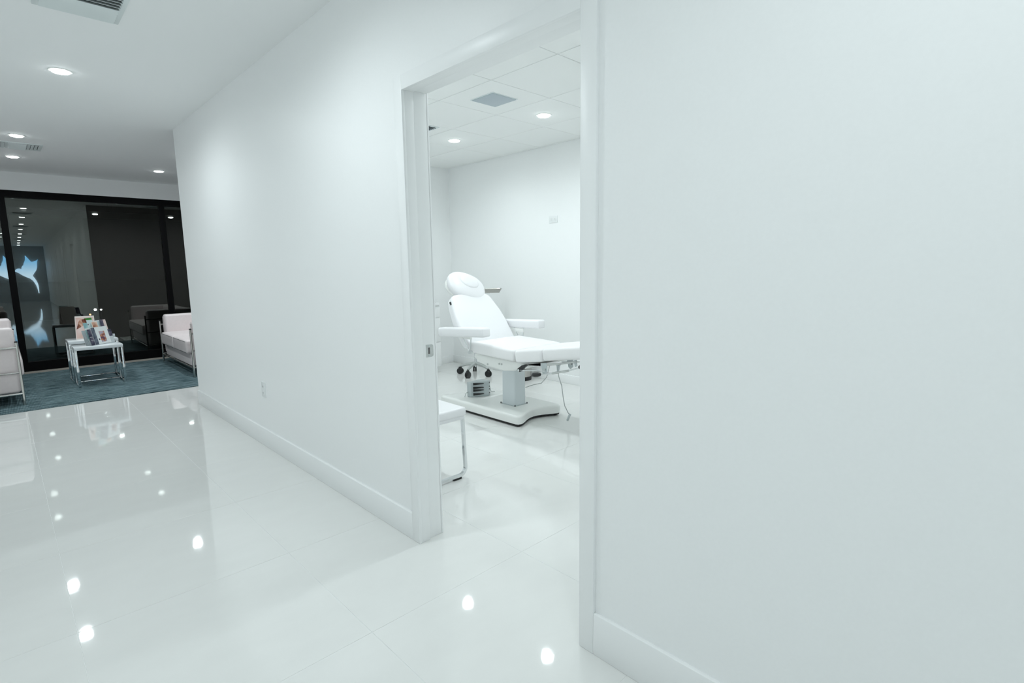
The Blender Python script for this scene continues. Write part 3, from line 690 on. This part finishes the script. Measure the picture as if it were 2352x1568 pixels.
def sofa(name, label, loc, rot, W, D=0.74, arm=0.70, post=0.60, seat=0.43, cushions=2, setback=0.03):
    """tube frame sofa: local x along its width, front at local y=0, back at +D"""
    t = thing(name, label, 'sofa', loc, 'white tube frame sofas in the lobby'); t.rotation_euler.z = rot
    O = lambda nm, bm, mt, par=t: obj(nm, bm, mt, par, True, world=False)
    aw = 0.13
    def cush(nm, lo, hi, bev=0.03, crown=0.0, par=t):
        bm = bmesh.new(); box(bm, lo, hi, bev, 4)
        if crown:
            bmesh.ops.subdivide_edges(bm, edges=[e for e in bm.edges if e.calc_length() > 0.1], cuts=4, use_grid_fill=True)
            for v in bm.verts:
                u = max(0, 1 - ((v.co.x - (lo[0] + hi[0]) / 2) / ((hi[0] - lo[0]) / 2)) ** 2) * max(0, 1 - ((v.co.y - (lo[1] + hi[1]) / 2) / ((hi[1] - lo[1]) / 2)) ** 2)
                if v.co.z > (lo[2] + hi[2]) / 2: v.co.z += crown * u
        return O(nm, bm, 'sofa', par)
    for s in (-1, 1):
        x0, x1 = (-W / 2 + 0.022, -W / 2 + 0.022 + aw) if s < 0 else (W / 2 - 0.022 - aw, W / 2 - 0.022)
        cush('arm_cushion', (x0, setback, 0.125), (x1, D - 0.03, arm), 0.032)
        bm = bmesh.new(); tube(bm, [(x0 + 0.03, setback - 0.003, 0.16), (x0 + 0.03, setback - 0.003, arm - 0.035), (x1 - 0.03, setback - 0.003, arm - 0.035), (x1 - 0.03, setback - 0.003, 0.16)], 0.003, 6); O('piping', bm, 'sofa')
    ix0, ix1 = -W / 2 + 0.022 + aw + 0.004, W / 2 - 0.022 - aw - 0.004
    cush('back_cushion', (ix0, D - 0.20, 0.30), (ix1, D - 0.03, arm - 0.005), 0.035)
    cush('seat_base', (ix0, 0.035, 0.115), (ix1, D - 0.04, 0.275), 0.018)
    n = cushions; cw = (ix1 - ix0) / n
    for k in range(n):
        sc = cush('seat_cushion', (ix0 + k * cw + 0.002, -0.012, 0.277), (ix0 + (k + 1) * cw - 0.002, D - 0.20, seat), 0.03, 0.015)
        bm = bmesh.new(); tube(bm, [(ix0 + k * cw + 0.03, -0.009, seat - 0.016), (ix0 + (k + 1) * cw - 0.03, -0.009, seat - 0.016)], 0.0035, 6); O('piping', bm, 'slot', sc)
        bm = bmesh.new(); tube(bm, [(ix0 + k * cw + 0.03, -0.009, 0.293), (ix0 + (k + 1) * cw - 0.03, -0.009, 0.293)], 0.0035, 6); O('piping', bm, 'slot', sc)
    r = 0.0125
    for s in (-1, 1):
        xo = s * (W / 2)
        for y in (0.02, D - 0.005):
            bm = bmesh.new(); tube(bm, [(xo, y, 0.0), (xo, y, post)], r, 12); lg = O('leg', bm, 'steeldull')
            bm = bmesh.new(); lathe(bm, [(0, post), (r * 1.15, post), (r * 1.15, post + 0.012), (0, post + 0.016)], (xo, y, 0), 12); O('leg_cap', bm, 'blackplastic', lg)
        for z, rr in ((post - 0.05, 0.0125), (0.335, 0.009), (0.118, 0.0125)):
            bm = bmesh.new(); tube(bm, [(xo, 0.02, z), (xo, D - 0.005, z)], rr, 10); O('side_rail', bm, 'steeldull')
    for z, rr in ((post - 0.05, 0.0125), (0.335, 0.009), (0.118, 0.0125)):
        bm = bmesh.new(); tube(bm, [(-W / 2, D - 0.005, z), (W / 2, D - 0.005, z)], rr, 10); O('back_rail', bm, 'steeldull')
    bm = bmesh.new(); tube(bm, [(-W / 2, 0.02, 0.112), (W / 2, 0.02, 0.112)], 0.011, 10); O('front_rail', bm, 'steeldull')
    return t
sofa('sofa', 'white leather tube frame sofa beyond the corridor wall end', (1.645, (7.50 + 9.22) / 2, 0.011), -PI / 2, 1.72, seat=0.45, cushions=2, setback=0.055)
sofa('sofa', 'white leather tube frame sofa across the rug from the tables', (0.092, (7.235 + 8.95) / 2, 0.011), PI / 2, 1.715, arm=0.79, post=0.64, seat=0.47, cushions=2)

# nesting tables
def nest(name, label, x0, x1, y0, y1, top, zb=0.011):
    t = thing(name, label, 'table', ((x0 + x1) / 2, (y0 + y1) / 2, zb), 'nesting tables on the rug')
    s = 0.024
    obj('table_top', B(((x0, y0, top - 0.035), (x1, y1, top)), bev=0.002), 'lacquer', t)
    for x in (x0 + s / 2, x1 - s / 2):
        for y in (y0 + s / 2, y1 - s / 2):
            obj('leg', B(((x - s / 2, y - s / 2, zb), (x + s / 2, y + s / 2, top - 0.034)), bev=0.002), 'chrome', t)
        obj('floor_rail', B(((x - s / 2, y0 + s, zb), (x + s / 2, y1 - s, zb + s)), bev=0.002), 'chrome', t)
    obj('floor_rail', B(((x0 + s, y1 - s, zb), (x1 - s, y1, zb + s)), bev=0.002), 'chrome', t)
    return t
T1 = 0.478; T2 = 0.518
nest('nesting_table', 'lower white nesting table with chrome legs, pulled out toward corridor', 0.552, 1.012, 7.82, 8.17, T1)
nest('nesting_table', 'taller white nesting table with chrome legs behind the lower one', 0.535, 1.020, 8.192, 8.60, T2)

# printed cards and brochures
pm = {
 'skin': print_mat('print_portrait', (0.35, 0.14, 0.08), (0.62, 0.40, 0.30), (0.80, 0.62, 0.52), 9),
 'dark': print_mat('print_dark', (0.02, 0.02, 0.04), (0.06, 0.06, 0.10), (0.16, 0.14, 0.18), 14),
 'brown': print_mat('print_brown', (0.08, 0.02, 0.015), (0.22, 0.07, 0.04), (0.40, 0.22, 0.14), 16),
 'teal': print_mat('print_teal', (0.22, 0.42, 0.45), (0.36, 0.55, 0.56), (0.60, 0.72, 0.72), 8),
 'green': print_mat('print_green', (0.02, 0.13, 0.02), (0.03, 0.20, 0.03), (0.06, 0.30, 0.05), 12),
 'figure': print_mat('print_figure', (0.10, 0.05, 0.10), (0.45, 0.18, 0.08), (0.38, 0.36, 0.45), 20),
 'pink': print_mat('print_pink', (0.62, 0.42, 0.36), (0.70, 0.54, 0.50), (0.76, 0.66, 0.62), 5),
 'paper': mat('paper_white', (0.72, 0.76, 0.76), 0.45, bump=0.003),
 'paperblue': mat('paper_pale_blue', (0.58, 0.70, 0.72), 0.45, bump=0.003),
 'papercream': mat('paper_cream', (0.74, 0.70, 0.62), 0.45, bump=0.003),
 'navy': print_mat('print_navy', (0.05, 0.06, 0.09), (0.09, 0.11, 0.15), (0.16, 0.18, 0.22), 18),
 'card': mat('card_white_edge', (0.72, 0.66, 0.62), 0.45, bump=0.003)}
grp = 'printed cards on the nesting tables'
# pink tent card: two leaning panels
TA = math.radians(15.5)
t = thing('tent_card', 'large pink portrait tent card on the taller nesting table', 'tent card', (0.628, 8.42, T2), grp); t.rotation_euler.z = math.radians(-14)
for nm, y0, sg in (('front_panel', 0.0, -1), ('rear_panel', 0.16, 1)):
    Mt = Matrix.Translation((0, y0, 0)) @ Matrix.Rotation(sg * TA, 4, 'X')
    bm = bmesh.new(); box(bm, (0, -0.003, 0), (0.19, 0.003, 0.29), 0.001, 1, mtx=Mt)
    p = obj(nm, bm, pm['card'], t, False, world=False)
    if sg < 0:
        for nm2, poly, y_, mt in (('picture', [(0.008, 0.01), (0.182, 0.01), (0.182, 0.272), (0.008, 0.272)], -0.0036, 'pink'),
                                  ('hair_shape', [(0.012, 0.125), (0.055, 0.15), (0.075, 0.215), (0.052, 0.25), (0.03, 0.20)], -0.0042, 'brown'),
                                  ('face_shape', [(0.030, 0.205), (0.052, 0.255), (0.085, 0.25), (0.085, 0.18), (0.06, 0.15), (0.05, 0.18)], -0.0046, 'skin')):
            bm = bmesh.new(); prism(bm, poly, y_, y_ + 0.001, axis='y', mtx=Mt); obj(nm2, bm, pm[mt], p, False, world=False)
# stepped brochure rack, turned toward the corridor, prints leaning back in four tiers
RO = (0.769, 7.932, T1); RA = math.radians(40); RL = math.radians(13.2)
R_Z = Matrix.Rotation(RA, 4, 'Z')
RM = Matrix.Rotation(-RL, 4, 'X')
rk = thing('brochure_rack', 'clear stepped brochure rack on the lower nesting table', 'brochure rack', RO, grp); rk.rotation_euler.z = RA
bm = bmesh.new(); box(bm, (-0.060, -0.002, 0.0), (0.284, 0.074, 0.003), 0.001, 1); obj('foot_plate', bm, 'acrylic_grey', rk, False, world=False)
for k in range(1, 4):
    bm = bmesh.new(); box(bm, (-0.060, 0.018 * k - 0.0035, 0.0032 + 0.018 * k * 0.235), (0.284, 0.018 * k - 0.0015, 0.04 + 0.045 * k), 0.0005, 1, mtx=RM); obj('divider', bm, 'acrylic_grey', rk, False, world=False)
bm = bmesh.new(); box(bm, (-0.060, 0.068, 0.0200), (0.284, 0.071, 0.20), 0.0005, 1, mtx=RM); obj('back_plate', bm, 'acrylic_grey', rk, False, world=False)
def card(label, tier, u0, u1, v0, v1, base, patches, th=0.003):
    """print in tier k of the rack; patches = (u0,u1,v0,v1,material,name) in rack coordinates"""
    o_ = Vector(RO) + R_Z @ RM @ Vector((u0, 0.018 * tier, v0))
    t = thing('brochure', label, 'brochure', o_, grp); t.rotation_euler = (R_Z @ RM).to_euler()
    bm = bmesh.new(); box(bm, (0, 0, 0), (u1 - u0, th, v1 - v0), 0.0006, 1); obj('sheet', bm, pm[base], t, False, world=False)
    for a0, a1, b0, b1, mt, nm in patches:
        bm = bmesh.new(); box(bm, (a0 - u0, -0.0005, b0 - v0), (a1 - u0, 0.0006, b1 - v0)); obj(nm, bm, pm[mt], t, False, world=False)
    return t
card('white brochure with orange figure photo and navy spine, lowest in the rack', 0, 0.0, 0.218, 0.0056, 0.214, 'paper', [(0.0, 0.046, 0.004, 0.211, 'navy', 'spine'), (0.092, 0.166, 0.028, 0.158, 'figure', 'picture'), (0.062, 0.078, 0.055, 0.075, 'dark', 'emblem'), (0.178, 0.20, 0.045, 0.055, 'teal', 'mark')], 0.010)
card('cream brochure with large pale portrait, just above the white figure brochure', 2, 0.070, 0.150, 0.06, 0.286, 'papercream', [(0.077, 0.143, 0.20, 0.281, 'skin', 'picture')])
card('pale blue brochure with green top band behind the cream portrait brochure', 3, 0.012, 0.112, 0.085, 0.340, 'paperblue', [(0.012, 0.112, 0.316, 0.340, 'green', 'top_band'), (0.036, 0.048, 0.255, 0.270, 'dark', 'emblem')])
card('pale teal brochure with dark red photo next to pink tent card', 1, -0.058, -0.004, 0.065, 0.328, 'teal', [(-0.058, -0.004, 0.281, 0.328, 'brown', 'picture'), (-0.058, -0.004, 0.196, 0.215, 'paper', 'white_band')])
card('dark violet leaflet low in the rack beside the navy spine', 0, -0.052, -0.006, 0.0045, 0.197, 'dark', [(-0.045, -0.010, 0.10, 0.105, 'paper', 'white_line'), (-0.045, -0.010, 0.06, 0.064, 'paper', 'white_line')])
card('light grey brochure standing between cream portrait and pink strip', 3, 0.140, 0.222, 0.085, 0.300, 'paper', [(0.15, 0.21, 0.24, 0.29, 'paperblue', 'picture')])
card('dark brochure with narrow pink portrait strip at rack corner', 2, 0.190, 0.272, 0.06, 0.302, 'dark', [(0.234, 0.270, 0.165, 0.300, 'pink', 'picture')])
card('glossy black brochure at the end of the rack under pink strip', 1, 0.205, 0.288, 0.04, 0.172, 'dark', [(0.225, 0.285, 0.06, 0.08, 'navy', 'lower_band')])
bm = B(((0.955, 8.30, T2), (1.005, 8.35, T2 + 0.045)), bev=0.003)
tag(obj('business_card_holder', bm, 'acrylic_grey'), 'tiny clear business card holder at table corner', 'card holder')

# ================================================================== BEHIND AND OUTSIDE
# backlit bird emblem on the far corridor wall
bird = [(0.21, 1.455), (0.245, 1.53), (0.30, 1.58), (0.36, 1.595), (0.41, 1.585), (0.46, 1.555), (0.455, 1.62), (0.49, 1.70), (0.545, 1.75), (0.56, 1.85), (0.60, 1.93), (0.628, 2.0), (0.645, 2.21), (0.70, 2.13), (0.77, 2.02), (0.84, 1.90), (0.93, 1.93), (1.02, 1.965), (1.09, 2.02), (1.05, 1.90), (1.04, 1.78), (1.03, 1.66), (0.985, 1.50), (0.90, 1.37), (0.84, 1.26), (0.83, 1.23), (0.88, 1.13), (0.93, 1.02), (0.965, 0.90), (0.985, 0.78), (0.993, 0.62), (0.98, 0.40), (0.955, 0.38), (0.95, 0.48), (0.93, 0.62), (0.905, 0.77), (0.86, 0.90), (0.80, 1.01), (0.72, 1.10), (0.60, 1.17), (0.52, 1.22), (0.43, 1.29), (0.35, 1.37), (0.29, 1.41)]
BEM = mat('backlit_emblem', (0.5, 0.7, 0.9), 0.4)
n = BEM.node_tree.nodes; l = BEM.node_tree.links; b = n['Principled BSDF']
tcn = n.new('ShaderNodeTexCoord'); sx = n.new('ShaderNodeSeparateXYZ'); l.new(tcn.outputs['Object'], sx.inputs[0])
mr = n.new('ShaderNodeMapRange'); mr.inputs[1].default_value = 1.25; mr.inputs[2].default_value = 1.95; l.new(sx.outputs['Z'], mr.inputs[0])
rp = n.new('ShaderNodeValToRGB'); rp.color_ramp.elements[0].color = (0.62, 0.82, 1.0, 1); rp.color_ramp.elements[1].color = (0.16, 0.46, 0.78, 1); l.new(mr.outputs[0], rp.inputs[0])
l.new(rp.outputs[0], b.inputs['Emission Color']); b.inputs['Emission Strength'].default_value = 5.0
bm = bmesh.new(); prism(bm, bird, YB + 0.02, YB + 0.05, axis='y')
tag(obj('bird_emblem', bm, BEM, smooth=False), 'glowing blue hummingbird emblem reflected in the storefront glass', 'emblem')

# covered walkway across the way with two small lamps, and distant lights
cn = thing('canopy', 'dark outdoor canopy with two posts beyond storefront', 'canopy', (2.6, 16.2, -0.06))
obj('roof', B(((0.2, 15.3, 2.70), (5.2, 17.2, 2.86))), 'black', cn, False)
for x in (0.3, 5.1): obj('post', B(((x - 0.06, 17.0, -0.06), (x + 0.06, 17.12, 2.70))), 'black', cn, False)
for x, l_ in ((1.83, 'small outdoor downlight under canopy, seen above the tables'), (3.36, 'small outdoor downlight under canopy, seen past the right mullion')):
    downlight(x, 15.95, 2.695, 0, l_, 'canopy lamps')
def post_lamp(x, y, z, mt, label, r=0.10):
    t = thing('post_lamp', label, 'lamp', (x, y, -0.06), 'distant outdoor lamps')
    rod('post', (x, y, -0.06), (x, y, z - r * 0.9), 0.012, 'black', t)
    bm = bmesh.new(); lathe(bm, [(0, -r), (r * 0.7, -r * 0.7), (r, 0), (r * 0.7, r * 0.7), (0, r)], (x, y, z), 14); obj('globe', bm, mt, t)
post_lamp(1.82, 18.0, 0.352, 'lens', 'low white lamp glowing in the dark outside, brighter of a pair', 0.030)
post_lamp(1.945, 18.0, 0.344, 'lens', 'low white lamp glowing in the dark outside, fainter of a pair', 0.020)
post_lamp(1.70, 18.0, 0.232, 'amber', 'low amber lamp glowing outside above the tent card', 0.024)

for o in bpy.data.objects:
    if '_o' in o: del o['_o']
